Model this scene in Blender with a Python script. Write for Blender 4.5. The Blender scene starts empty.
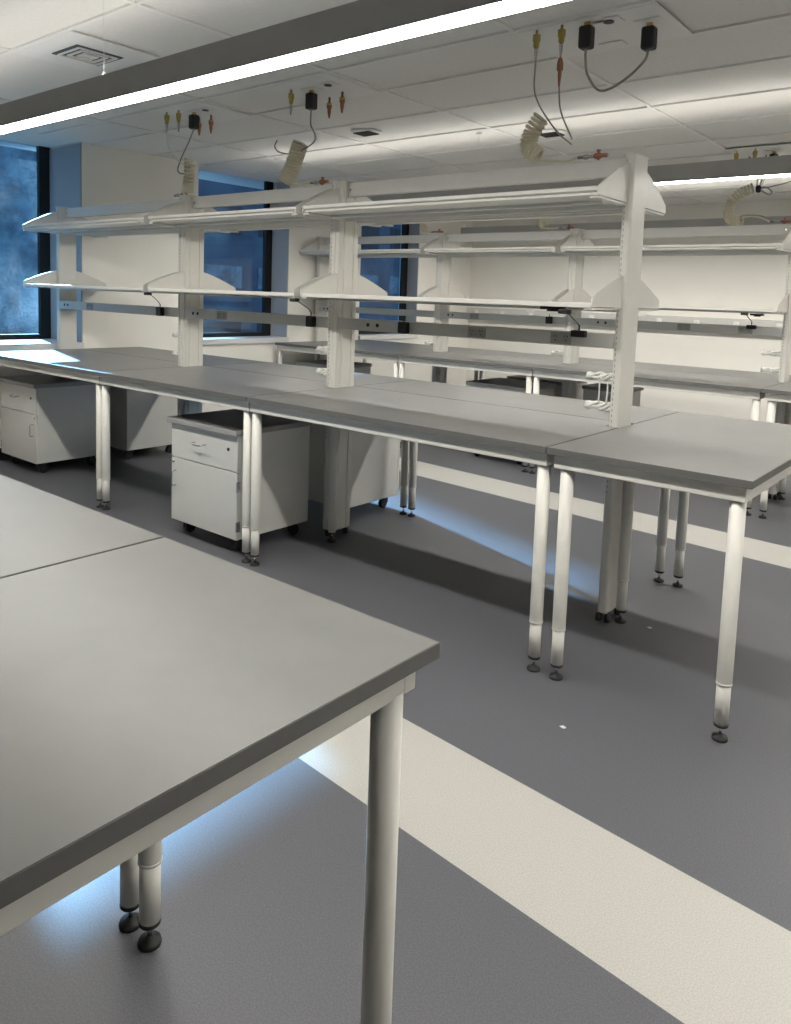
import bpy, bmesh, math, random
from mathutils import Vector, Matrix
random.seed(7)
scn = bpy.context.scene
C = scn.collection
PI = math.pi

# ------------------------------------------------------------------ materials
def mat(name, col, rough=0.5, metal=0.0, noise=0.0, nscale=40.0, bump=0.0, spec=0.5, bscale=None, alt=None, coat=0.0):
    m = bpy.data.materials.new(name); m.use_nodes = True
    nt = m.node_tree; b = nt.nodes['Principled BSDF']
    b.inputs['Base Color'].default_value = (*col, 1)
    b.inputs['Roughness'].default_value = rough
    b.inputs['Metallic'].default_value = metal
    b.inputs['Specular IOR Level'].default_value = spec
    b.inputs['Coat Weight'].default_value = coat
    tc = nt.nodes.new('ShaderNodeTexCoord')
    if noise > 0:
        n = nt.nodes.new('ShaderNodeTexNoise'); n.inputs['Scale'].default_value = nscale
        n.inputs['Detail'].default_value = 6
        nt.links.new(tc.outputs['Object'], n.inputs['Vector'])
        r = nt.nodes.new('ShaderNodeValToRGB')
        r.color_ramp.elements[0].position = 0.3; r.color_ramp.elements[1].position = 0.7
        lo = [c*(1-noise) for c in col] if alt is None else alt
        r.color_ramp.elements[0].color = (*lo, 1)
        r.color_ramp.elements[1].color = (*[min(1, c*(1+noise)) for c in col], 1)
        nt.links.new(n.outputs['Fac'], r.inputs['Fac']); nt.links.new(r.outputs['Color'], b.inputs['Base Color'])
    if bump > 0:
        n2 = nt.nodes.new('ShaderNodeTexNoise'); n2.inputs['Scale'].default_value = bscale or nscale
        nt.links.new(tc.outputs['Object'], n2.inputs['Vector'])
        bp = nt.nodes.new('ShaderNodeBump'); bp.inputs['Strength'].default_value = bump
        bp.inputs['Distance'].default_value = 0.002
        nt.links.new(n2.outputs['Fac'], bp.inputs['Height']); nt.links.new(bp.outputs['Normal'], b.inputs['Normal'])
    return m

def emat(name, col, s):
    m = bpy.data.materials.new(name); m.use_nodes = True
    nt = m.node_tree; nt.nodes.clear()
    e = nt.nodes.new('ShaderNodeEmission'); e.inputs['Color'].default_value = (*col, 1); e.inputs['Strength'].default_value = s
    o = nt.nodes.new('ShaderNodeOutputMaterial'); nt.links.new(e.outputs[0], o.inputs[0]); return m

M = {}
M['top'] = mat('grey_laminate', (0.166, 0.167, 0.161), 0.37, noise=0.05, nscale=7, bump=0.05, bscale=300, spec=0.5)
M['edge'] = mat('dark_grey_edge_band', (0.115, 0.115, 0.11), 0.5, noise=0.04, nscale=60)
M['white'] = mat('white_powder_coat', (0.63, 0.62, 0.58), 0.38, noise=0.015, nscale=30, bump=0.04, bscale=400)
M['cab'] = mat('white_cabinet_paint', (0.60, 0.60, 0.57), 0.33, noise=0.015, nscale=12)
M['rail'] = mat('pale_grey_metal', (0.60, 0.60, 0.575), 0.40, noise=0.02, nscale=25)
M['cabtop'] = mat('charcoal_cabinet_cap', (0.10, 0.10, 0.098), 0.35, noise=0.08, nscale=20)
M['capedge'] = mat('mid_grey_cap_edge', (0.30, 0.30, 0.30), 0.4, noise=0.04, nscale=20)
M['black'] = mat('black_plastic', (0.006, 0.006, 0.006), 0.45, noise=0.1, nscale=60)
M['rubber'] = mat('dark_rubber', (0.010, 0.010, 0.010), 0.6, noise=0.1, nscale=60)
M['chrome'] = mat('brushed_steel', (0.55, 0.55, 0.55), 0.25, metal=1, noise=0.04, nscale=60)
M['brass'] = mat('brass', (0.62, 0.42, 0.14), 0.3, metal=1, noise=0.05, nscale=60)
M['copper'] = mat('copper', (0.36, 0.17, 0.11), 0.4, metal=1, noise=0.05, nscale=60)
M['yellow'] = mat('yellow_band_plastic', (0.42, 0.33, 0.07), 0.5, noise=0.05)
M['cream'] = mat('cream_hose', (0.74, 0.69, 0.54), 0.45, noise=0.05)
M['cord'] = mat('pale_grey_cord', (0.33, 0.31, 0.28), 0.5, noise=0.05)
M['whitecord'] = mat('white_cord', (0.75, 0.75, 0.72), 0.5, noise=0.03)
M['housing'] = mat('graphite_fixture_housing', (0.36, 0.36, 0.35), 0.5, noise=0.03, nscale=8)
M['wall'] = mat('warm_white_wall_paint', (0.87, 0.85, 0.79), 0.7, noise=0.012, nscale=3, bump=0.05, bscale=150)
M['tile'] = mat('white_ceiling_tile', (0.78, 0.765, 0.73), 0.85, noise=0.03, nscale=45, bump=0.25, bscale=120)
M['tbar'] = mat('white_ceiling_grid', (0.80, 0.79, 0.76), 0.5, noise=0.01)
M['frame'] = mat('black_window_frame', (0.004, 0.004, 0.005), 0.5, noise=0.1)
M['sill'] = mat('white_sill', (0.66, 0.67, 0.67), 0.4, noise=0.02)
M['jamb'] = mat('grey_jamb_panel', (0.36, 0.37, 0.39), 0.5, noise=0.03, nscale=4)
M['outlet'] = mat('grey_outlet_plate', (0.34, 0.34, 0.325), 0.4, noise=0.02)
M['slot'] = mat('grey_slot', (.2, .2, .19), .6, noise=.1)
M['whiteplate'] = mat('white_outlet_plate', (0.80, 0.79, 0.75), 0.4, noise=0.02)
M['paper'] = mat('white_scrap', (0.8, 0.8, 0.8), 0.7, noise=0.02)
M['lamp'] = emat('lit_diffuser', (1.0, 0.962, 0.89), 49.0)
M['uplamp'] = emat('lit_top_diffuser', (1.0, 0.955, 0.89), 8.0)

def floor_mat():
    m = mat('speckled_grey_vinyl_with_pale_strips', (0.1, 0.1, 0.1), 0.5, bump=0.05, bscale=200)
    nt = m.node_tree; b = nt.nodes['Principled BSDF']; N = nt.nodes.new; L = nt.links.new
    tc = N('ShaderNodeTexCoord'); sp = N('ShaderNodeSeparateXYZ'); L(tc.outputs['Object'], sp.inputs[0])
    n = N('ShaderNodeTexNoise'); n.inputs['Scale'].default_value = 240; n.inputs['Detail'].default_value = 3
    L(tc.outputs['Object'], n.inputs['Vector'])
    r = N('ShaderNodeValToRGB'); r.color_ramp.elements[0].position = .38; r.color_ramp.elements[1].position = .66
    r.color_ramp.elements[0].color = (0.088, 0.090, 0.103, 1); r.color_ramp.elements[1].color = (0.126, 0.128, 0.144, 1)
    L(n.outputs['Fac'], r.inputs['Fac'])
    def math_(op, a, bv):
        k = N('ShaderNodeMath'); k.operation = op
        for i, v in enumerate((a, bv)):
            if isinstance(v, (int, float)): k.inputs[i].default_value = v
            else: L(v, k.inputs[i])
        return k.outputs[0]
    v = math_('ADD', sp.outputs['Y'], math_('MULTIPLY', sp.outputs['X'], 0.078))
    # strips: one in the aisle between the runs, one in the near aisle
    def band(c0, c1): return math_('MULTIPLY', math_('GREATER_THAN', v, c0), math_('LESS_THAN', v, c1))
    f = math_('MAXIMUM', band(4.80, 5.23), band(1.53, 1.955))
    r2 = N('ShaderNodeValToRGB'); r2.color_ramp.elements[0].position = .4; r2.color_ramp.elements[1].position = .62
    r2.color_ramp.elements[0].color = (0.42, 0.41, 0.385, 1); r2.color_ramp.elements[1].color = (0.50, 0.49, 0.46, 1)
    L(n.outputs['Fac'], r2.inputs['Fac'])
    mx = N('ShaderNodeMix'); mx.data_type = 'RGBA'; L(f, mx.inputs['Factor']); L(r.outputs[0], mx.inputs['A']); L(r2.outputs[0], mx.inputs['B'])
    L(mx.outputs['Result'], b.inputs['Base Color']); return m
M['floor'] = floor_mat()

def glass_mat(name, dust):
    m = bpy.data.materials.new(name); m.use_nodes = True
    nt = m.node_tree; nt.nodes.clear(); N = nt.nodes.new; L = nt.links.new
    o = N('ShaderNodeOutputMaterial'); t = N('ShaderNodeBsdfTransparent'); t.inputs[0].default_value = (0.72, 0.86, 1.0, 1)
    g = N('ShaderNodeBsdfGlossy'); g.inputs['Roughness'].default_value = 0.02
    lw = N('ShaderNodeLayerWeight'); lw.inputs['Blend'].default_value = .5
    pw = N('ShaderNodeMath'); pw.operation = 'POWER'; L(lw.outputs['Facing'], pw.inputs[0]); pw.inputs[1].default_value = 5
    ma = N('ShaderNodeMath'); ma.operation = 'MULTIPLY_ADD'; L(pw.outputs[0], ma.inputs[0]); ma.inputs[1].default_value = .95; ma.inputs[2].default_value = .045
    mx = N('ShaderNodeMixShader'); L(ma.outputs[0], mx.inputs[0]); L(t.outputs[0], mx.inputs[1]); L(g.outputs[0], mx.inputs[2])
    d = N('ShaderNodeBsdfTranslucent'); d.inputs[0].default_value = (0.7, 0.8, 0.9, 1)
    tc = N('ShaderNodeTexCoord')
    n = N('ShaderNodeTexNoise'); n.inputs['Scale'].default_value = 60; n.inputs['Detail'].default_value = 8; n.inputs['Roughness'].default_value = .8
    n2 = N('ShaderNodeTexNoise'); n2.inputs['Scale'].default_value = 1.6; n2.inputs['Detail'].default_value = 3
    L(tc.outputs['Object'], n.inputs['Vector']); L(tc.outputs['Object'], n2.inputs['Vector'])
    a = N('ShaderNodeMath'); a.operation = 'MULTIPLY'; L(n.outputs['Fac'], a.inputs[0]); L(n2.outputs['Fac'], a.inputs[1])
    r = N('ShaderNodeMapRange'); r.inputs['From Min'].default_value = .2; r.inputs['From Max'].default_value = .42
    r.inputs['To Min'].default_value = 0.0; r.inputs['To Max'].default_value = dust; L(a.outputs[0], r.inputs['Value'])
    m2 = N('ShaderNodeMixShader'); L(r.outputs[0], m2.inputs[0]); L(mx.outputs[0], m2.inputs[1]); L(d.outputs[0], m2.inputs[2])
    L(m2.outputs[0], o.inputs[0]); return m
M['glass_dusty'] = glass_mat('dusty_window_glass', 0.09)
M['glass'] = glass_mat('window_glass', 0.02)

def facade_mat():
    m = mat('mottled_blue_facade', (0.1, 0.2, 0.4), 0.8)
    nt = m.node_tree; b = nt.nodes['Principled BSDF']; N = nt.nodes.new; L = nt.links.new
    tc = N('ShaderNodeTexCoord'); n = N('ShaderNodeTexNoise'); n.inputs['Scale'].default_value = 1.1; n.inputs['Detail'].default_value = 9
    n.inputs['Roughness'].default_value = .7
    L(tc.outputs['Object'], n.inputs['Vector'])
    r = N('ShaderNodeValToRGB'); e = r.color_ramp.elements; e[0].position = .36; e[0].color = (0.03, 0.05, 0.08, 1); e[1].position = .66; e[1].color = (0.22, 0.36, 0.42, 1)
    L(n.outputs['Fac'], r.inputs['Fac']); L(r.outputs[0], b.inputs['Base Color']); return m
M['facade'] = facade_mat()
M['facade_dark'] = mat('dark_navy_facade', (0.062, 0.098, 0.135), 0.8, noise=.4, nscale=.8)

# ------------------------------------------------------------------ mesh helpers
class MB:
    def __init__(s): s.bm = bmesh.new()
    def _mi(s, faces, mi):
        for f in faces: f.material_index = mi
    def box(s, a, b, mi=0, bev=0.0):
        bm2 = bmesh.new(); bmesh.ops.create_cube(bm2, size=1)
        c = [(a[i]+b[i])/2 for i in range(3)]; d = [abs(b[i]-a[i]) for i in range(3)]
        for v in bm2.verts: v.co = Vector([v.co[i]*d[i]+c[i] for i in range(3)])
        if bev > 0: bmesh.ops.bevel(bm2, geom=bm2.edges[:], offset=bev, segments=2, affect='EDGES', profile=.5)
        s.merge(bm2, mi); return s
    def merge(s, bm2, mi=0, smooth=False):
        me = bpy.data.meshes.new('tmp'); bm2.to_mesh(me); bm2.free()
        n = len(s.bm.faces); s.bm.from_mesh(me); bpy.data.meshes.remove(me)
        s.bm.faces.ensure_lookup_table()
        for f in s.bm.faces[n:]:
            f.material_index = mi; f.smooth = smooth
    def lathe(s, prof, c=(0, 0, 0), axis='z', n=20, mi=0, smooth=True):
        """prof: list of (r, h)."""
        bm2 = bmesh.new(); rings = []
        for r, h in prof:
            ring = []
            for k in range(n):
                t = 2*PI*k/n; p = (r*math.cos(t), r*math.sin(t), h)
                if axis == 'x': p = (h, r*math.cos(t), r*math.sin(t))
                if axis == 'y': p = (r*math.sin(t), h, r*math.cos(t))
                ring.append(bm2.verts.new(Vector(p)+Vector(c)))
            rings.append(ring)
        for a, b in zip(rings, rings[1:]):
            for k in range(n): bm2.faces.new((a[k], a[(k+1) % n], b[(k+1) % n], b[k]))
        bm2.faces.new(rings[0][::-1]); bm2.faces.new(rings[-1])
        for f in bm2.faces: f.smooth = False
        me = bpy.data.meshes.new('t'); bm2.to_mesh(me); bm2.free(); k0 = len(s.bm.faces); s.bm.from_mesh(me); bpy.data.meshes.remove(me)
        s.bm.faces.ensure_lookup_table()
        for f in s.bm.faces[k0:]:
            f.material_index = mi; f.smooth = smooth and len(f.verts) == 4
        return s
    def tube(s, pts, r, n=8, mi=0):
        pts = [Vector(p) for p in pts]; bm2 = bmesh.new(); rings = []
        up = Vector((0, 0, 1)); prev = None
        for i, p in enumerate(pts):
            t = (pts[min(i+1, len(pts)-1)]-pts[max(i-1, 0)])
            if t.length < 1e-9: t = Vector((0, 0, 1))
            t.normalize()
            if prev is None:
                a = up if abs(t.z) < .9 else Vector((1, 0, 0)); u = t.cross(a).normalized()
            else:
                u = (prev-t*prev.dot(t)); u = u.normalized() if u.length > 1e-6 else t.orthogonal().normalized()
            prev = u; w = t.cross(u); rr = r[i] if isinstance(r, (list, tuple)) else r
            rings.append([bm2.verts.new(p+u*rr*math.cos(2*PI*k/n)+w*rr*math.sin(2*PI*k/n)) for k in range(n)])
        for a, b in zip(rings, rings[1:]):
            for k in range(n): bm2.faces.new((a[k], a[(k+1) % n], b[(k+1) % n], b[k]))
        bm2.faces.new(rings[0][::-1]); bm2.faces.new(rings[-1])
        s.merge(bm2, mi, True); return s
    def prism(s, poly, axis, a, b, mi=0, smooth=False):
        """poly in the plane normal to axis ('x': (y,z), 'y': (x,z), 'z': (x,y))"""
        def P(u, v, w): return {'x': (w, u, v), 'y': (u, w, v), 'z': (u, v, w)}[axis]
        bm2 = bmesh.new(); A = [bm2.verts.new(P(u, v, a)) for u, v in poly]; B = [bm2.verts.new(P(u, v, b)) for u, v in poly]
        n = len(poly); bm2.faces.new(A[::-1]); bm2.faces.new(B)
        for k in range(n): bm2.faces.new((A[k], A[(k+1) % n], B[(k+1) % n], B[k]))
        bmesh.ops.recalc_face_normals(bm2, faces=bm2.faces[:]); s.merge(bm2, mi, smooth); return s
    def build(s, name, mats, parent=None, loc=(0, 0, 0), rz=0):
        bmesh.ops.recalc_face_normals(s.bm, faces=s.bm.faces[:])
        me = bpy.data.meshes.new(name); s.bm.to_mesh(me); s.bm.free()
        for m in (mats if isinstance(mats, (list, tuple)) else [mats]): me.materials.append(M[m] if isinstance(m, str) else m)
        o = bpy.data.objects.new(name, me); C.objects.link(o); o.location = loc; o.rotation_euler.z = rz
        if parent is not None: o.parent = parent
        return o

def tag(o, label, cat, group=None):
    o['label'] = label; o['category'] = cat
    if group: o['group'] = group
    return o
def thing(name, label, cat, loc, group=None, rz=0):
    o = bpy.data.objects.new(name, None); C.objects.link(o); o.location = loc; o.rotation_euler.z = rz
    o.empty_display_size = .05
    return tag(o, label, cat, group)
def struct(o): o['kind'] = 'structure'; return o
def kids(o): return [c for c in bpy.data.objects if c.parent == o]
def copy_tree(o, parent=None):
    ch = kids(o); c = o.copy(); C.objects.link(c)
    if parent is not None: c.parent = parent
    for k in ch: copy_tree(k, c)
    return c
def smoothpath(pts, n=10):
    P = [Vector(p) for p in pts]; P = [P[0]*2-P[1]]+P+[P[-1]*2-P[-2]]; out = []
    for i in range(1, len(P)-2):
        for k in range(n):
            t = k/n; a, b, c, d = P[i-1], P[i], P[i+1], P[i+2]
            out.append(.5*((2*b)+(-a+c)*t+(2*a-5*b+4*c-d)*t*t+(-a+3*b-3*c+d)*t**3))
    out.append(P[-2]); return out

# ------------------------------------------------------------------ camera
H = 1.5
yaw, pit, rol = map(math.radians, (39.2691, 5.50856, 1.97905))
F0 = Vector((-math.sin(yaw), math.cos(yaw), 0)); R0 = Vector((math.cos(yaw), math.sin(yaw), 0)); U0 = Vector((0, 0, 1))
Fv = F0*math.cos(pit)-U0*math.sin(pit); Uv = U0*math.cos(pit)+F0*math.sin(pit)
Rv = R0*math.cos(rol)+Uv*math.sin(rol); Uw = Uv*math.cos(rol)-R0*math.sin(rol)
cd = bpy.data.cameras.new('camera'); cam = bpy.data.objects.new('camera', cd); C.objects.link(cam)
mw = Matrix.Identity(4)
for i, v in enumerate((Rv, Uw, -Fv)):
    for k in range(3): mw[k][i] = v[k]
mw[2][3] = H
cam.matrix_world = mw
cd.sensor_fit = 'HORIZONTAL'; cd.sensor_width = 36; cd.lens = 771.4/791*36
cd.shift_y = (371-512)/791; cd.clip_start = .02; cd.clip_end = 200
scn.camera = cam

# ------------------------------------------------------------------ room
XW, YN, XE, YS, ZC = -6.68, 9.9, 3.2, -3.2, 2.77
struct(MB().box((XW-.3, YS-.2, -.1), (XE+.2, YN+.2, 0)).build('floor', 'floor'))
# ceiling: tiles above a T-bar grid with real bars
ce = MB()
xl = [-6.68, -5.67, -4.45, -3.235, -2.015, -.795, .425, 1.645, 2.865, 3.2]
yl = [-3.2, -2.9, -2.29, -1.68, -1.07, -.46, .15, .8, 1.41, 2.02, 2.63, 3.26, 3.745, 4.355, 4.965, 5.575, 6.185, 6.795, 7.405, 8.015, 8.625, 9.235, 9.9]
ce.box((XW-.9, YS-.2, ZC+.008), (XE+.2, YN+.2, ZC+.15))
struct(ce.build('ceiling', 'tile'))
g = MB()
for x in xl[1:-1]: g.box((x-.012, YS, ZC-.002), (x+.012, YN, ZC+.02))
for y in yl[1:-1]: g.box((XW, y-.012, ZC-.003), (XE, y+.012, ZC+.02))
struct(g.build('trim_1', 'tbar'))
# walls
W1 = (2.38, 3.636); W2 = (4.89, 6.154); W3 = (7.39, 8.60)
ZS = .985
w = MB(); T = .34
def pier(y0, y1, t=T): w.box((XW-t, y0, 0), (XW, y1, ZC+.05))
pier(YS-.2, W1[0], .62); pier(W1[1], W2[0]); w.box((XW-.64, W1[1], 0), (XW-T, W1[1]+.35, ZC+.05)); pier(W2[1], W3[0]); pier(W3[1], YN+.2)
for a, b, t in ((*W1, .62), (*W2, T), (*W3, T)): w.box((XW-t, a, 0), (XW, b, ZS-.06))
struct(w.build('wall_west', 'wall'))
jb = MB()
for (a, b), t in ((W1, .61), (W2, T-.02), (W3, .225)): jb.box((XW-t+.04, b-.012, ZS), (XW-.002, b-.0005, ZC-.004), 0, .002)
struct(jb.build('trim_2', 'jamb'))
struct(MB().box((XW-.3, YN, 0), (XE+.2, YN+.15, ZC+.05)).build('wall_north', 'wall'))
struct(MB().box((XE, YS, 0), (XE+.15, YN, ZC+.05)).build('wall_east', 'wall'))
struct(MB().box((XW-.3, YS-.15, 0), (XE+.2, YS, ZC+.05)).build('wall_south', 'wall'))
struct(MB().box((XW, YN-.012, 0), (XE, YN, .1), bev=.003).build('baseboard_north', 'rubber'))
bw = MB(); bw.box((XW, YS, 0), (XW+.012, YN, .1), bev=.003); struct(bw.build('baseboard_west', 'rubber'))
for n, ((a, b), t, gl) in enumerate(((W1, .62, 'glass_dusty'), (W2, T, 'glass'), (W3, .245, 'glass')), 1):
    xg = XW-t+.05
    wn = bpy.data.objects.new('window_%d' % n, None); C.objects.link(wn); wn.location = (xg, (a+b)/2, ZS); struct(wn)
    hw = (b-a)/2; top = ZC-ZS+.03
    f = MB(); e = .10 if n > 1 else .11
    f.box((-.05, -hw, -.055), (.0, -hw+e, top)); f.box((-.05, hw-e, -.055), (.0, hw, top)); f.box((-.05, -hw+e, -.055), (.0, hw-e, .045))
    f.build('window_frame', 'frame', wn)
    p = MB()
    p.box((-.032, -hw+e-.004, .04), (-.024, hw-e+.004, top)); p.build('pane', gl, wn)
    s = MB(); s.box((.001, -hw-.0, -.058), (t-.05+.03, hw+.0, 0), bev=.004); s.build('window_sill', 'sill', wn)

# the building across the street, seen blurred through the panes
def building(y0, y1, m, lab, bands):
    top = 6.2 if y0 < 0 else 11.0  # unseen upper part of the second block is added to narrow the sunbeam
    bl = thing('office_building', lab, 'building', (-20, y0, 0), 'buildings across the street')
    L = y1-y0
    MB().box((-.6, 0, -3), (0, L, top)).build('facade', m, bl)
    for z0, z1, k in bands:
        n = int(L/3.4)
        for q in range(n):
            f = MB().box((-.05, .5+q*3.4, z0), (.03, 3.2+q*3.4, z1)).build('window', 'frame' if k else 'facade', bl)
building(-14, 9.7, 'facade', 'blue mottled building face seen outside through the left window', [(-1.4, -.6, 1)])
building(9.75, 46, 'facade_dark', 'dark navy building face seen outside through the second and third windows', [(-.4, .5, 1), (1.6, 2.3, 0), (3.3, 4.2, 1)])
struct(MB().box((-30, -20, -3.2), (XW-.7, 40, -3)).build('street_ground', 'floor'))

# ------------------------------------------------------------------ tables
TZ = .937; TH = .027
def leg_mesh():
    m = MB(); m.lathe([(.0255, .205), (.0265, .208), (.0265, TZ-TH-.05)], n=24)
    m.lathe([(.0238, .06), (.0238, .215)], n=24); m.lathe([(.0273, .203), (.0273, .210)], n=24)
    for k in range(5): m.box((-.003, .026, .30+.045*k), (.003, .029, .306+.045*k), 1)
    return m
LEGMESH = None
def table(name, x0, x1, y0, y1, legs, label, grp, notch=None, ix=.003):
    t = thing(name, label, 'table', (x0, y0, 0), grp)
    dx, dy = x1-x0-.006, y1-y0-.005
    def poly(e):
        if not notch: return [(e, e), (dx-e, e), (dx-e, dy-e), (e, dy-e)]
        nl, nw, nd = notch
        return [(e, e), (dx-e, e), (dx-e, dy-nd-e), (dx-nw-e, dy-nd-e), (dx-nw-e, dy-e)]+([(nl+e, dy-e), (nl+e, dy-nd-e), (e, dy-nd-e)] if nl > 0 else [(e, dy-e)])
    m = MB(); m.prism(poly(0), 'z', TZ-TH, TZ-.0012, 1); m.prism(poly(.0015), 'z', TZ-.0012, TZ, 0)
    m.build('tabletop', ['top', 'edge'], t)
    ins = .022; zt = TZ-TH; za = zt-.055
    a = MB()
    if notch: dy -= notch[2]+.004-ins
    a.box((ix, ins, za), (dx-ix, ins+.03, zt), 0, .003); a.box((ix, dy-ins-.03, za), (dx-ix, dy-ins, zt), 0, .003)
    a.box((ix, ins+.03, za), (ix+.03, dy-ins-.03, zt), 0, .003); a.box((dx-ix-.03, ins+.03, za), (dx-ix, dy-ins-.03, zt), 0, .003)
    a.build('apron', 'white', t)
    for lx, ly in legs:
        l = leg_mesh().build('leg', ['white', 'black'], t, (lx-x0, ly-y0, 0))
        f = MB(); f.lathe([(.023, .050), (.0245, .052), (.0245, .061), (.0, .061)], n=20, mi=0)
        f.lathe([(.005, .012), (.005, .055)], n=10, mi=1)
        f.lathe([(.026, .0), (.027, .004), (.025, .011), (.011, .014), (.008, .020), (.0, .021)], n=24, mi=0)
        f.build('levelling_foot', ['rubber', 'chrome'], l)
    return t

def run(y0, y1, sw, yc, cw, rowname):
    """one island: right end table, front and back sections, y0 front .. y1 back"""
    s0, s1, s2, s3, s4 = sw      # right end, seams, left end
    ym = yc+.0895; i = .056; o = .036
    yf, yb = y0+i, y1-i
    table('lab_table', s1, s0, y0, y1, [(s1+.066, yf), (s0-.06, yf), (s1+.066, yb), (s0-.06, yb), (s1+.03, yc-.01)], 'undivided grey end table with white legs, right end of the %s' % rowname, 'laboratory tables', None, .022)
    names = ['section beside the end table', 'middle section', 'section nearest the windows']
    for k, (a, b) in enumerate(((s2, s1), (s3, s2), (s4, s3))):
        fl = [(a+o-.012, yf), (b-o-(.012 if k else 0), yf), (a+o, ym-.215)]
        table('lab_table', a, b, y0, ym, fl, 'grey-topped table, front half of the %s, %s' % (rowname, names[k]), 'laboratory tables', (cw[k+1][0], cw[k][1], .176))
        table('lab_table', a, b, ym, y1, [(a+o, yb), (b-o, yb)], 'grey-topped table, back half of the %s, %s' % (rowname, names[k]), 'laboratory tables')

run(2.674, 4.167, (-.652, -1.412, -3.212, -4.743, -6.57), 3.452, ((0, .060), (0, .086), (0, .086), (0, 0)), 'near bench')
run(5.87, 7.42, (-.66, -1.44, -3.285, -4.79, -6.57), 6.64, ((0, .052), (.028, .064), (.020, .074), (0, 0)), 'far bench')
table('lab_table', -1.48, -.698, -.494, 1.006, [(-1.44, .94), (-.758, .935), (-1.44, -.43), (-.758, -.43)], 'large pale grey tabletop corner closest to the camera at lower left', 'laboratory tables', None, .03)
table('lab_table', -3.31, -1.48, .255, 1.006, [(-1.52, .94), (-3.25, .94), (-1.52, .32), (-3.25, .32)], 'grey tabletop beyond the seam of the closest table at the left picture edge', 'laboratory tables')
table('lab_table', -3.31, -1.48, -.494, .255, [(-1.52, -.43), (-3.25, -.43)], 'grey tabletop half at the bottom left corner of the picture', 'laboratory tables')

# ------------------------------------------------------------------ shelving columns
CW = .083
def rr(w_, d_, r, n=5):
    p = []
    for cx, cy, a0 in ((w_/2-r, d_/2-r, 0), (-w_/2+r, d_/2-r, 90), (-w_/2+r, -d_/2+r, 180), (w_/2-r, -d_/2+r, 270)):
        for k in range(n+1):
            a = math.radians(a0+90*k/n); p.append((cx+r*math.cos(a), cy+r*math.sin(a)))
    return p
def bell(ht, half, tip):
    """bell outline (y,z) of the curved shelf end panel"""
    pts = [(-half, 0)]
    pts += [(-half, tip*.6), (-half+.004, tip*.85), (-half+.014, tip)]
    for k in range(1, 9):
        t = k/8; y = -half+.014+(half-.014-.085)*t
        pts.append((y, tip+(ht-tip)*(1-(1-t)**1.22)))
    pts += [(-y, z) for y, z in pts[::-1]]
    return pts
def column(x, yc, sides, label, grp, CW=.083):
    """x = left face of the upright"""
    t = thing('shelf_column', label, 'post', (x+CW/2, yc, 0), grp)
    m = MB(); d = .165; z0, z1 = .045, 2.172
    prof = rr(CW, d, .014)
    m.prism(prof, 'z', z0, z1, 0)
    # raised ribs that give the extrusion its vertical lines
    for xx in ((-CW/2+.004, -.004, CW/2-.012) if CW > .07 else ()): m.box((xx, -d/2-.005, z0), (xx+.008, -d/2+.004, z1), 0, .0015)
    for yy in ((-d/2+.035, d/2-.047) if CW > .07 else ()): m.box((CW/2-.003, yy, z0), (CW/2+.004, yy+.012, z1), 0, .0015)
    m.box((-CW/2-.002, -d/2-.002, z1-.004), (CW/2+.002, d/2+.002, z1+.004), 1, .001)
    m.build('upright', ['white', 'rail'], t)
    s = MB()
    for k in range(60):
        z = .62+k*.0257
        s.box((-CW/2+.013, -d/2-.0008, z), (-CW/2+.016, -d/2+.001, z+.013))
    s.build('slot_strip', 'slot', t)
    for px, py in ((-.02, -.06), (.02, .06), (.02, -.06)):
        MB().lathe([(.014, 0), (.016, .006), (.016, .03), (.006, .034), (.006, .05)], (px, py, 0), n=14).build('levelling_foot', 'rubber', t)
    for sd in sides:
        xs = sd*(CW/2-.012) if CW > .07 else 0.0
        for z, ht in ((1.484, .145), (1.955, .175)):
            m = MB()
            full = [(y, zz+z) for y, zz in bell(ht, .383, .045)]
            L_ = [p for p in full if p[0] < -.084]+[(-.0835, ht+z), (-.0835, z)]
            m.prism(L_, 'x', xs-.003, xs+.003, 0); m.prism([(-y, zz) for y, zz in L_][::-1], 'x', xs-.003, xs+.003, 0)
            for q in (-1, 1):
                m.box((xs, min(q*.375, q*.086), z-.012), (xs+sd*.04, max(q*.375, q*.086), z-.003), 0, .001)
            m.build('shelf_bracket', 'white', t)
    return t

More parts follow.
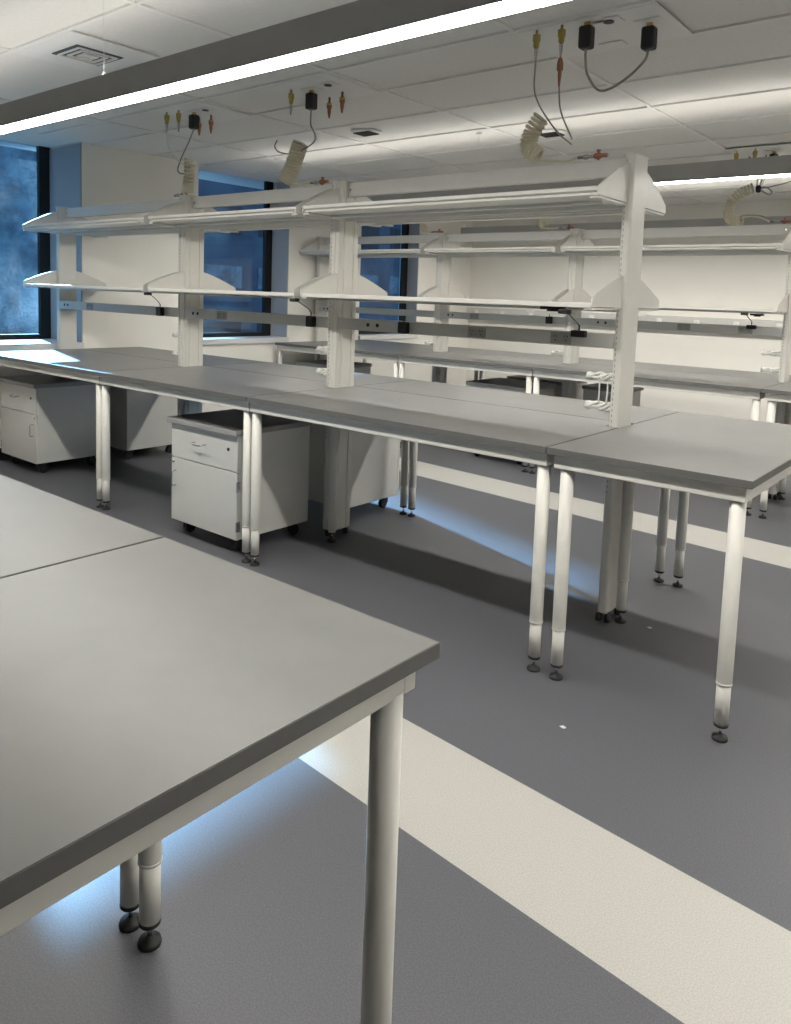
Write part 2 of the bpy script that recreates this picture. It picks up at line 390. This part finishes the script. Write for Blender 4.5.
BAYS = ['bay next to the end table', 'middle bay', 'bay nearest the windows']
def shelving(yc, xs, row):
    """xs = left faces of the four uprights, from right to left"""
    nm = ['standing at the end table', 'second from the end table', 'second from the windows', 'against the window wall']
    for k, (x, w_) in enumerate(xs):
        sides = [-1] if k == 0 else ([1] if k == 3 else [-1, 1])
        column(x, yc, sides, 'white slotted shelving post of the %s, %s' % (row, nm[k]), 'shelving posts', w_)
    for k in range(3):
        xa, xb = xs[k+1][0]+xs[k+1][1]+.012, xs[k][0]-.012; L = xb-xa
        e0 = .02 if xs[k+1][1] > .07 else .036; e1 = .02 if xs[k][1] > .07 else .030
        for z, lv in ((1.484, 'lower'), (1.955, 'upper')):
            for sgn, side in ((-1, 'front'), (1, 'rear')):
                s = thing('shelf', '%s %s shelf of the %s, %s' % (lv, side, row, BAYS[k]), 'shelf', (xa, yc, z), 'long white shelves')
                ya, yb = (.375, .04) if sgn > 0 else (-.375, -.04)
                lo, hi = min(ya, yb), max(ya, yb)
                m = MB().box((0, lo, 0), (L, hi, .012), 0, .002)
                u0, u1 = min(sgn*.37, sgn*.095), max(sgn*.37, sgn*.095)
                m.box((-e0, u0, 0), (.004, u1, .012), 0, .001); m.box((L-.004, u0, 0), (L+e1, u1, .012), 0, .001)
                m.build('shelf_board', 'white', s)
                m = MB()
                if lv == 'lower': m.box((-e0, sgn*.375-.005, -.004), (L+e1, sgn*.375+.005, .018), 0, .002)
                else: m.prism([(sgn*v, z_) for v, z_ in ((.380, .036), (.380, .020), (.340, .001), (.338, .006), (.375, .024), (.375, .036))], 'x', -e0, L+e1)
                m.build('front_lip', 'white', s)
                m = MB(); m.box((.03, sgn*.20-.012, -.014), (L-.03, sgn*.20+.012, 0), 0, .002); m.box((.0, sgn*.05-.01, -.02), (L, sgn*.05+.008, 0), 0, .002)
                m.build('stiffener', 'rail', s)
        r = thing('cross_rail', 'flat top rail of the %s, %s' % (row, BAYS[k]), 'rail', (xa-.012, yc, 2.083), 'upper cross rails')
        MB().box((0, -.022, 0), (L+.024, .008, .083), 0, .004).build('rail_bar', 'rail', r)
        m = MB()
        for xx in (.02, L-.02):
            m.lathe([(.006, 0), (.006, .004), (.003, .006)], (xx, -.026, .04), 'y', 10)
        m.build('screw', 'chrome', r)
        r = thing('power_raceway', 'grey power raceway of the %s, %s' % (row, BAYS[k]), 'raceway', (xa-.012, yc-.065, 1.295), 'bench raceways')
        MB().box((0, -.02, 0), (L+.024, .03, .068), 0, .004).build('channel', 'rail', r)
        for f_ in ((.58, .86) if k == 0 else (.30,)):
            o_ = MB(); o_.box((-.055, -.023, .006), (.055, -.019, .062), 0, .002)
            ob = o_.build('outlet', 'outlet', r, (L*f_, 0, 0))
            s_ = MB()
            for q in (-.028, .028):
                s_.box((q-.009, -.0245, .038), (q-.006, -.0225, .048)); s_.box((q+.006, -.0245, .038), (q+.009, -.0225, .048)); s_.lathe([(.0035, 0), (.0035, .002)], (q, -.0245, .024), 'y', 8)
            s_.build('slot', 'black', ob)
        for xx in ((.245, .317) if k == 0 else (.10, .155)):
            MB().lathe([(.011, 0), (.011, .003)], (xx, -.0235, .036), 'y', 14).build('knockout', 'black', r)

P1 = [(-1.471, .047), (-3.298, .083), (-4.829, .083), (-6.645, .06)]
P2 = [(-1.4895, .047), (-3.345, .083), (-4.860, .083), (-6.645, .06)]
shelving(3.452, P1, 'near bench')
shelving(6.64, P2, 'far bench')

# ------------------------------------------------------------------ mobile cabinets
def make_cabinet(name, loc, label, rz=0, hinge=1, grp='mobile under-bench cabinets', wd=.61, dp=.56):
    """front faces local -y, origin at centre of front edge on floor"""
    t = thing(name, label, 'cabinet', loc, grp, rz)
    hw = wd/2; z0, z1 = .092, .692
    MB().box((-hw, .02, z0), (hw, dp, z1), 0, .002).build('body', 'cab', t)
    m = MB(); m.box((-hw-.022, -.022, z1), (hw+.012, dp+.01, z1+.032), 1, .004); m.box((-hw-.018, -.018, z1+.031), (hw+.008, dp+.006, z1+.0335), 0)
    m.build('cabinet_top', ['cabtop', 'capedge'], t)
    zd = .482
    d = MB().box((-hw, 0, zd+.003), (hw, .019, z1-.004), 0, .002).build('drawer', 'cab', t)
    h = MB(); zc = .60
    h.tube(smoothpath([(-.05, 0, zc), (-.05, -.02, zc), (-.042, -.028, zc-.004), (0, -.03, zc-.008), (.042, -.028, zc-.004), (.05, -.02, zc), (.05, 0, zc)], 4), .0045, 8)
    h.build('handle', 'chrome', d, (-.03, 0, 0))
    MB().lathe([(.010, 0), (.010, -.004), (.006, -.006)], (hw-.08, 0, zc+.006), 'y', 14).build('lock', 'rubber', d)
    dr = MB().box((-hw, 0, z0), (hw, .019, zd-.003), 0, .002).build('door', 'cab', t)
    h = MB(); xh = -hinge*(hw-.045)
    h.tube(smoothpath([(xh, 0, .40), (xh, -.022, .40), (xh, -.028, .39), (xh, -.028, .32), (xh, -.022, .31), (xh, 0, .31)], 4), .0042, 8)
    h.build('handle', 'chrome', dr)
    MB().lathe([(.009, 0), (.009, -.005), (.005, -.007)], (-hinge*(hw-.022), 0, .455), 'y', 12).build('lock', 'chrome', dr)
    for z in (.17, .40):
        MB().box((hinge*(hw-.004), -.004, z-.03), (hinge*(hw+.004), .022, z+.03), 0, .002).build('hinge', 'chrome', dr)
    for cx in (-hw+.07, hw-.07):
        for cy in (.07, dp-.07):
            c = MB(); c.lathe([(.028, z0-.006), (.028, z0)], (0, 0, 0), n=16); c.box((-.018, -.02, .034), (.018, .03, z0-.006), 0, .004)
            co = c.build('caster', 'rubber', t, (cx, cy, 0))
            wv = MB(); wv.lathe([(.030, -.016), (.034, -.012), (.034, .012), (.030, .016)], (0, .018, .034), 'x', 20); wv.build('wheel', 'black', co)
    return t
make_cabinet('mobile_cabinet', (-3.679, 2.745, 0), 'white wheeled cabinet with drawer and door between two leg pairs, fully in view', hinge=1, wd=.625)
make_cabinet('mobile_cabinet', (-6.235, 2.84, 0), 'white wheeled cabinet partly cut off by the left picture edge', hinge=-1)
make_cabinet('mobile_cabinet', (-6.22, 4.19, 0), 'shaded white wheeled cabinet under the rear of the near bench, windows end', rz=PI, wd=.57)
make_cabinet('mobile_cabinet', (-3.69, 4.22, 0), 'white wheeled cabinet behind the near bench posts, its edge lit blue', rz=PI)
make_cabinet('mobile_cabinet', (-3.76, 6.08, 0), 'dark-topped wheeled cabinet under the front of the far bench', hinge=1)
make_cabinet('mobile_cabinet', (-3.79, 7.40, 0), 'dark-topped wheeled cabinet in the shade behind the one under the far bench', rz=PI)
make_cabinet('mobile_cabinet', (-3.015, 7.15, 0), 'dark shaded wheeled cabinet under the rear of the far bench near its end post', rz=PI, wd=.40, dp=.40)
make_cabinet('mobile_cabinet', (-6.1, 6.08, 0), 'wheeled cabinet under the windows end of the far bench', hinge=1)

# ------------------------------------------------------------------ suspended linear lights
def fixture(y, x0, x1, label):
    zb = 2.297; t = thing('linear_light', label, 'ceiling light', (x0, y, zb), 'suspended linear lights')
    L = x1-x0; hw = .051
    m = MB(); m.box((0, -hw, 0), (L, -hw+.004, .109), 0); m.box((0, hw-.004, 0), (L, hw, .109)); m.box((0, -hw+.004, 0), (.004, hw-.004, .109)); m.box((L-.004, -hw+.004, 0), (L, hw-.004, .109))
    m.box((.004, -hw+.004, .05), (L-.004, hw-.004, .06))
    m.build('housing', 'housing', t)
    MB().box((.004, -hw+.004, .0006), (L-.004, hw-.004, .004)).build('diffuser', 'lamp', t)
    MB().box((.01, -.03, .070), (L-.01, .03, .074)).build('upper_diffuser', 'uplamp', t)
    n = 3
    for xx in (abs(x0+3.25) if y < 3 else .02, L-1.0, L*.28 if y > 3 else L-.05):
        c = MB(); c.tube([(0, 0, .13), (0, 0, ZC-zb)], .0014, 6); c.lathe([(.02, ZC-zb-.012), (.02, ZC-zb)], (0, 0, 0), n=14)
        c.tube([(-.03, 0, .112), (0, 0, .150), (.03, 0, .112)], .003, 6)
        c.build('suspension_cable', 'whitecord', t, (xx, 0, 0))
    return t
fixture(1.874, -5.73, 2.6, 'nearest suspended linear light with bright strip crossing the top left')
fixture(5.07, -5.73, 2.6, 'second suspended linear light, seen at right behind the near end post')
fixture(8.28, -5.73, 2.6, 'farthest suspended linear light by the beige wall, thin dark bar')

# ------------------------------------------------------------------ ceiling air diffuser and small grilles
t = thing('air_diffuser', 'square ceiling panel with a four-way slotted air outlet, top left', 'air vent', (-4.14, 2.29, ZC))
MB().box((-.29, -.26, -.006), (.30, .26, .004), 0, .002).build('panel', 'tbar', t)
for k in range(3):
    m = MB(); h1 = .135-.036*k; b = .019
    m.box((-h1, -h1, -.010), (h1, -h1+b, -.006)); m.box((-h1, h1-b, -.010), (h1, h1, -.006)); m.box((-h1, -h1+b, -.010), (-h1+b, h1-b, -.006)); m.box((h1-b, -h1+b, -.010), (h1, h1-b, -.006))
    m.build('slot', 'black', t)
    m = MB(); h1 -= .020; b = .012
    m.box((-h1, -h1, -.016), (h1, -h1+b, -.006)); m.box((-h1, h1-b, -.016), (h1, h1, -.006)); m.box((-h1, -h1+b, -.016), (-h1+b, h1-b, -.006)); m.box((h1-b, -h1+b, -.016), (h1, h1-b, -.006))
    m.build('louver', 'tbar', t)
for (x, y), lab in (((-4.13, 4.59), 'small dark round-slotted ceiling grille left of centre above the near bench'), ((-2.92, 5.33), 'small dark ceiling grille right of centre above the aisle')):
    t = thing('ceiling_grille', lab, 'air vent', (x, y, ZC), 'small ceiling grilles')
    MB().lathe([(.10, -.010), (.115, -.004), (.12, 0)], n=24).build('rim', 'tbar', t)
    m = MB()
    for k in range(5): m.box((-.08, -.062+.028*k, -.018), (.08, -.050+.028*k, -.010))
    m.build('slat', 'rubber', t)

# ------------------------------------------------------------------ ceiling service panels with gas fittings and plugs
def gas_fitting(loc, kind, where):
    t = thing('gas_coupling', where, 'pipe fitting', loc, 'ceiling gas couplings')
    if kind == 'yellow':
        MB().lathe([(.006, 0), (.006, -.02), (.018, -.022), (.018, -.05), (.014, -.056), (.014, -.075), (.009, -.08)], n=14).build('valve_body', 'yellow', t)
        MB().lathe([(.0095, -.078), (.0085, -.10), (.005, -.135), (.003, -.15)], n=12).build('nozzle', 'chrome', t)
    else:
        MB().lathe([(.007, 0), (.007, -.03), (.013, -.034), (.017, -.05), (.017, -.066), (.012, -.072), (.012, -.09), (.005, -.13)], n=14).build('valve_body', 'copper', t)
        MB().lathe([(.019, -.04), (.019, -.05)], n=14).build('collar', 'brass', t)
    return t
def plug(loc, lab, h=.10):
    t = thing('power_plug', lab, 'plug', loc, 'black plugs hanging from the ceiling')
    MB().box((-.03, -.03, -h-.02), (.03, .03, -.02), 0, .012).build('plug_body', 'black', t)
    MB().box((-.012, -.008, -.02), (.012, .008, 0)).build('prongs', 'brass', t)
    return t
def service_panel(x0, y0, x1, y1, lab, plates, holes):
    t = thing('service_panel', lab, 'ceiling panel', (x0, y0, ZC), 'ceiling service panels')
    MB().box((0, 0, -.007), (x1-x0, y1-y0, -.003), 0, .001).build('panel', 'tbar', t)
    for px, py in plates:
        p = MB().box((-.06, -.04, -.014), (.06, .04, -.007), 0, .003).build('outlet_plate', 'whiteplate', t, (px-x0, py-y0, 0))
    for px, py in holes:
        p = MB().box((-.06, -.04, -.014), (.06, .04, -.007), 0, .003); p.lathe([(.024, -.018), (.024, -.013)], n=18, mi=1)
        p.build('round_outlet', ['whiteplate', 'black'], t, (px-x0, py-y0, 0))
service_panel(-2.0, 3.27, -1.33, 3.735, 'ceiling service panel with plugs and couplings above the end table', [(-1.64, 3.30), (-1.43, 3.45), (-1.69, 3.655)], [(-1.574, 3.345)])
service_panel(-5.0, 3.27, -4.47, 3.735, 'ceiling service panel with couplings nearest the windows', [(-4.73, 3.42)], [(-4.60, 3.42)])
service_panel(-3.80, 3.27, -3.25, 3.735, 'ceiling service panel with couplings above the middle of the near bench', [(-3.57, 3.45)], [(-3.40, 3.42)])
service_panel(-2.02, 6.54, -1.40, 7.0, 'ceiling service panel with couplings above the far bench at right', [(-1.70, 6.76)], [])
zc = ZC-.0065
fits = [(-1.905, 3.29, 'yellow', 'yellow gas coupling, leftmost above the end table'), (-1.775, 3.29, 'yellow', 'yellow gas coupling above the copper one over the end table'),
        (-4.93, 3.33, 'yellow', 'yellow gas coupling nearest the windows'), (-4.80, 3.34, 'yellow', 'second small yellow gas coupling from the windows'),
        (-4.86, 3.56, 'copper', 'copper gas coupling left of its twin at the window end'), (-4.72, 3.56, 'copper', 'copper gas coupling right of its twin at the window end'),
        (-3.70, 3.40, 'yellow', 'yellow gas coupling above the middle of the near bench'), (-3.62, 3.66, 'copper', 'copper coupling above the middle of the near bench, left one'), (-3.45, 3.60, 'copper', 'copper coupling above the middle of the near bench, right one'),
        (-1.95, 6.63, 'yellow', 'brass coupling leftmost above the far bench'), (-1.93, 6.92, 'copper', 'copper coupling second from left above the far bench'), (-1.80, 6.60, 'yellow', 'brass coupling third from left above the far bench'), (-1.80, 6.92, 'copper', 'copper coupling beside the plug above the far bench')]
for x, y, k, lab in fits:
    gas_fitting((x, y, zc), k, lab)
# coupling hanging below the second yellow coupling
t = thing('hose_coupling', 'copper hose coupling hanging on the second yellow coupling', 'pipe fitting', (-1.775, 3.29, zc-.145))
MB().lathe([(.006, 0), (.010, -.004), (.015, -.03), (.015, -.055), (.009, -.06), (.009, -.08), (.004, -.13)], n=14).build('coupling_body', 'copper', t)
plug((-1.655, 3.30, zc-.005), 'black plug with twin copper tips, left one above the end table')
plug((-1.43, 3.46, zc-.005), 'black plug on a looping grey cord, right one above the end table')
plug((-4.73, 3.42, zc-.005), 'black plug below the ceiling panel nearest the windows')
plug((-3.57, 3.45, zc-.005), 'black plug below the ceiling panel above the bench middle')
plug((-1.70, 6.76, zc-.005), 'black plug below the ceiling panel above the far bench')
def hang(name, pts, r, m, lab, cat, grp=None):
    o = MB().tube(smoothpath(pts, 8), r, 8).build(name, m); tag(o, lab, cat, grp); return o
hang('looped_cable', [(-1.43, 3.46, zc-.125), (-1.44, 3.45, zc-.17), (-1.50, 3.44, zc-.23), (-1.58, 3.42, zc-.28), (-1.64, 3.41, zc-.28), (-1.67, 3.36, zc-.22), (-1.66, 3.31, zc-.16), (-1.655, 3.30, zc-.125)], .006, 'cord', 'grey cord looping between the two black ceiling plugs above the end table', 'cord')
hang('gas_tube', [(-1.905, 3.29, zc-.14), (-1.90, 3.30, zc-.3), (-1.82, 3.36, zc-.45), (-1.75, 3.40, zc-.52)], .004, 'cord', 'thin grey tube below the leftmost yellow coupling', 'tube')
hang('gas_tube', [(-1.775, 3.29, zc-.27), (-1.77, 3.31, zc-.38), (-1.74, 3.38, zc-.50)], .004, 'cord', 'thin grey tube below the copper hose coupling', 'tube')
hang('gas_tube', [(-4.93, 3.33, zc-.14), (-4.92, 3.34, zc-.24), (-4.86, 3.38, zc-.34), (-4.81, 3.44, zc-.38)], .004, 'whitecord', 'thin pale tube below the yellow coupling nearest the windows', 'tube')
hang('looped_cable', [(-4.73, 3.42, zc-.12), (-4.80, 3.43, zc-.2), (-4.90, 3.44, zc-.30), (-4.95, 3.44, zc-.39), (-4.90, 3.45, zc-.42), (-4.82, 3.45, zc-.38)], .005, 'cord', 'grey cord looping beside the coiled hose nearest the windows', 'cord')
hang('looped_cable', [(-3.57, 3.45, zc-.12), (-3.56, 3.44, zc-.22), (-3.50, 3.42, zc-.29), (-3.52, 3.42, zc-.34), (-3.70, 3.44, zc-.38), (-3.85, 3.45, zc-.36), (-3.90, 3.45, zc-.32), (-3.88, 3.45, zc-.28)], .005, 'cord', 'grey cord looping left of the coiled hose above the bench middle', 'cord')

# coiled hoses
def coil(pts, R_, turns, r, lab, tail):
    r = r*1.25
    path = smoothpath(pts, 24); n = len(path); out = []; total = turns*16
    prev = None
    for i in range(total+1):
        u = i/total*(n-1); a = int(min(u, n-2)); f = u-a; p = path[a].lerp(path[a+1], f)
        tt = (path[a+1]-path[a]).normalized()
        if prev is None: prev = tt.orthogonal().normalized()
        prev = (prev-tt*prev.dot(tt)).normalized(); w_ = tt.cross(prev); th = 2*PI*i/16
        out.append(p+prev*R_*math.cos(th)+w_*R_*math.sin(th))
    t = thing('coiled_hose', lab, 'hose', pts[-1], 'cream coiled air hoses')
    b = Vector(pts[-1])
    MB().tube([q-b for q in out], r, 6).build('coil', 'cream', t)
    tl = [out[-1]-b]+[Vector(q)-b for q in tail]
    MB().tube(smoothpath(tl, 8), .007, 8).build('hose_tail', 'cream', t)
    e = tl[-1]
    MB().lathe([(.008, 0), (.008, .03), (.012, .032), (.012, .05), (.008, .054), (.008, .085)], tuple(e), 'x', 12).build('steel_ferrule', 'chrome', t)
    m = MB(); m.lathe([(.011, .085), (.015, .09), (.015, .115), (.010, .12), (.010, .15)], tuple(e), 'x', 12)
    m.lathe([(.006, -.02), (.006, .02), (.011, .022), (.011, .028)], (e[0]+.105, e[1], e[2]), 'z', 10)
    m.build('copper_fitting', 'copper', t)
    return t
coil([(-4.815, 3.45, 2.44), (-4.82, 3.45, 2.34), (-4.835, 3.45, 2.26), (-4.84, 3.45, 2.205)], .034, 11, .0075, 'cream coiled hose on the near bench post second from the windows', [(-4.88, 3.45, 2.185), (-4.95, 3.45, 2.19), (-5.0, 3.45, 2.19)])
coil([(-3.66, 3.45, 2.44), (-3.70, 3.45, 2.36), (-3.74, 3.45, 2.28), (-3.785, 3.44, 2.215)], .045, 15, .0075, 'thick cream coiled hose left of the near bench middle post', [(-3.74, 3.45, 2.20), (-3.65, 3.45, 2.19), (-3.56, 3.45, 2.19)])
coil([(-1.95, 3.45, 2.40), (-2.0, 3.45, 2.33), (-2.01, 3.45, 2.26), (-1.95, 3.45, 2.215)], .036, 12, .0075, 'cream coiled hose above the upper rail beside the end post', [(-1.88, 3.45, 2.19), (-1.80, 3.45, 2.18), (-1.74, 3.45, 2.19)])
coil([(-1.80, 6.64, 2.46), (-1.90, 6.64, 2.42), (-1.965, 6.64, 2.35), (-1.98, 6.64, 2.27), (-1.95, 6.64, 2.215), (-1.87, 6.64, 2.20)], .036, 22, .0075, 'curved cream coiled hose on the far bench at the right picture edge', [(-1.80, 6.64, 2.235), (-1.72, 6.64, 2.22), (-1.66, 6.64, 2.19)])
coil([(-3.66, 6.64, 2.42), (-3.68, 6.64, 2.35), (-3.69, 6.64, 2.27), (-3.66, 6.64, 2.21)], .034, 12, .0075, 'cream coiled hose beside the far bench middle post', [(-3.60, 6.64, 2.19), (-3.55, 6.64, 2.19), (-3.50, 6.64, 2.195)])
coil([(-5.10, 6.64, 2.40), (-5.11, 6.64, 2.34), (-5.11, 6.64, 2.27), (-5.09, 6.64, 2.21)], .03, 10, .0075, 'cream coiled hose on the far bench nearest the windows', [(-5.05, 6.64, 2.19), (-5.02, 6.64, 2.19), (-5.0, 6.64, 2.195)])
# tied cable bunch and loop on the right hand hose
t = thing('cable_tie_bunch', 'dark knot of tied tubing on top of the curved coiled hose', 'cord', (-1.76, 6.62, 2.45))
m = MB()
for k in range(5):
    a = k*1.3; m.tube([(0, 0, 0), (.02*math.cos(a), .01, .03), (.03*math.cos(a)+.01, 0, .075)], .0035, 6)
m.build('loose_ends', 'cord', t)
MB().lathe([(.012, -.03), (.02, -.02), (.022, .01), (.012, .025)], n=12).build('tie', 'rubber', t)
MB().tube(smoothpath([(0, 0, 0), (.05, 0, .01), (.10, 0, -.03), (.08, 0, -.05), (.03, 0, -.02), (0, 0, 0)], 8), .005, 8).build('loop', 'cord', t)
MB().tube(smoothpath([(0, 0, 0), (.10, 0, .012), (.25, 0, .05), (.40, 0, .14), (.5, 0, .3)], 8), .005, 8).build('lead', 'cord', t)
hang('gas_tube', [(-1.87, 6.62, 2.20), (-1.88, 6.62, 2.235), (-1.82, 6.62, 2.245), (-1.72, 6.62, 2.235), (-1.66, 6.62, 2.205)], .005, 'cord', 'grey looped tube at the foot of the curved coiled hose', 'tube')

# ------------------------------------------------------------------ white cord bundles on the posts
def bundle(x, y, z, lab, s=1):
    t = thing('cord_bundle', lab, 'cord', (x, y, z), 'white tied cord bundles')
    for k in range(4):
        a = k*1.57; pts = []
        for i in range(9):
            u = i/8; pts.append((-.15*u*s, .012*math.cos(a+u*5)+.004*random.uniform(-1, 1), .012*math.sin(a+u*5)+.006*math.sin(u*9+k)))
        MB().tube(smoothpath(pts, 3), .0075, 6).build('cord_strand', 'whitecord', t)
    MB().lathe([(.017, -.07), (.017, -.078)], (0, 0, 0), 'x', 12).build('tie', 'whiteplate', t)
    MB().lathe([(.010, -.150), (.019, -.148), (.021, -.13), (.014, -.118)], (0, 0, 0), 'x', 12).build('plug_end', 'whitecord', t)
nmz = [('end post', P1[0][0]), ('second post from the end table', P1[1][0]), ('post second from the windows', P1[2][0])]
for (nm_, x) in nmz:
    bundle(x, 3.44, 1.155, 'upper white cord bundle left of the near bench %s' % nm_)
    bundle(x, 3.44, 1.015, 'lower white cord bundle left of the near bench %s' % nm_)
for (nm_, x) in (('end post', P2[0][0]), ('second post from the end table', P2[1][0]), ('post second from the windows', P2[2][0])):
    bundle(x, 6.62, 1.155 if x > -2 else 1.02, '%s white cord bundle left of the far bench %s' % ('upper' if x > -2 else 'single', nm_))
    if x > -2: bundle(x, 6.62, 1.02, 'lower white cord bundle left of the far bench end post')
for k, x in enumerate((-1.515, -1.555)):
    o = MB().tube(smoothpath([(x, 3.435, 1.145), (x+.003, 3.43, 1.09), (x-.002, 3.435, 1.025)], 5), .0035, 6).build('white_cable', 'whitecord')
    tag(o, ('right' if k == 0 else 'left')+' one of two thin white cords joining the cord bundles at the near end post', 'cord', 'thin white hanging cords')

# ------------------------------------------------------------------ black power adapters with cords and shelf clips
def adapter(x, y, lab, dx, small=False):
    t = thing('power_adapter', lab, 'power adapter', (x, y, 1.30), 'black adapters on the raceways')
    if small:
        MB().box((-.035, -.040, .040), (.035, -.003, .072), 0, .005).build('adapter_body', 'black', t); zt = .072
    else:
        MB().box((-.030, -.040, -.004), (.030, -.003, .062), 0, .006).build('adapter_body', 'black', t); zt = .06
    MB().tube([(0, -.02, zt), (0, -.02, zt+.025)], .004, 6).build('strain_relief', 'black', t)
    if dx:
        MB().tube(smoothpath([(0, -.02, zt+.02), (.0, -.04, .105), (dx*.45, -.14, .125), (dx*.85, -.24, .148), (dx, -.285, .160)], 8), .0032, 6).build('cord', 'black', t)
        MB().box((dx-.03, -.31, .150), (dx+.02, -.275, .170), 0, .004).build('cord_clip', 'black', t)
adapter(-5.03, 3.3695, 'black adapter left of the near bench post second from the windows', .265)
adapter(-3.425, 3.3695, 'black adapter left of the second near bench post', .145)
adapter(-2.69, 3.3695, 'black adapter right of the second near bench post', 0)
adapter(-1.634, 3.3695, 'black adapter with curly cord left of the near end post', .065, True)
adapter(-3.50, 6.5575, 'black adapter on the far bench left of its second post', 0)
adapter(-1.71, 6.5575, 'small black adapter on the far bench left of its end post', .02, True)
for x, y, z, w_, lab in ((-1.66, 3.13, 1.472, .06, 'flat black cable clip under the near lower shelf by the end post'), (-1.64, 6.40, 1.455, .05, 'black clip under the far lower shelf by its end post')):
    t = thing('cable_clip', lab, 'clip', (x, y, z), 'black cable clips under shelves')
    MB().box((-w_, -.012, -.006), (w_, .012, .008), 0, .003).build('clip_bar', 'black', t)
    MB().box((-w_*.4, -.016, -.014), (w_*.5, .016, -.006), 0, .003).build('clip_jaw', 'black', t)

# ------------------------------------------------------------------ wall raceway with outlets on the north wall
t = thing('wall_raceway', 'long grey raceway with white outlets fixed to the beige end wall', 'raceway', (XW+.02, YN, 1.205))
Lw = XE-.1-XW
MB().box((0, -.09, 0), (Lw, 0, .17), 0, .004).build('channel', 'rail', t)
for px in (0.18, .64, 1.11, 2.05, 2.98, 3.45, 3.92, 4.4, 4.9, 5.6, 6.4):
    o_ = MB(); o_.box((-.035, -.096, .065), (.035, -.088, .135), 0, .004); o_.lathe([(.024, -.102), (.026, -.096)], (0, 0, .10), 'y', 18)
    o_.build('outlet', 'whiteplate', t, (px, 0, 0))
for px in (1.10, 2.74, 5.05):
    MB().box((-.07, -.098, .145), (.07, -.088, .205), 0, .004).build('outlet_plate', 'whiteplate', t, (px, 0, 0))

# scraps on the floor
for x, y, lab in ((-1.25, 3.47, 'tiny white scrap on the floor right of the end post foot'), (-1.156, 2.42, 'tiny white scrap on the floor in front of the near table legs')):
    m = MB().prism([(-.011, -.004), (.006, -.008), (.012, .003), (-.002, .008)], 'z', 0.0, .003)
    o = m.build('paper_scrap', 'paper', loc=(x, y, 0)); tag(o, lab, 'scrap', 'white scraps on the floor')

# ------------------------------------------------------------------ daylight
sun = bpy.data.lights.new('sun', 'SUN'); so = bpy.data.objects.new('sun', sun); C.objects.link(so)
dr = Vector((1, -.31, -.47)).normalized(); so.rotation_euler = (-dr).to_track_quat('Z', 'Y').to_euler()
so.location = (-12, 8, 8)
sun.energy = 19.0; sun.angle = math.radians(1.2); sun.color = (.50, .82, 1.0)
wd = bpy.data.worlds.new('world'); scn.world = wd; wd.use_nodes = True
bg = wd.node_tree.nodes['Background']; bg.inputs[0].default_value = (.50, .74, 1.0, 1); bg.inputs[1].default_value = .85

scn.view_settings.view_transform = 'Standard'; scn.view_settings.look = 'None'
scn.view_settings.exposure = 0.22; scn.view_settings.gamma = 1.0; scn.view_settings.use_curve_mapping = False
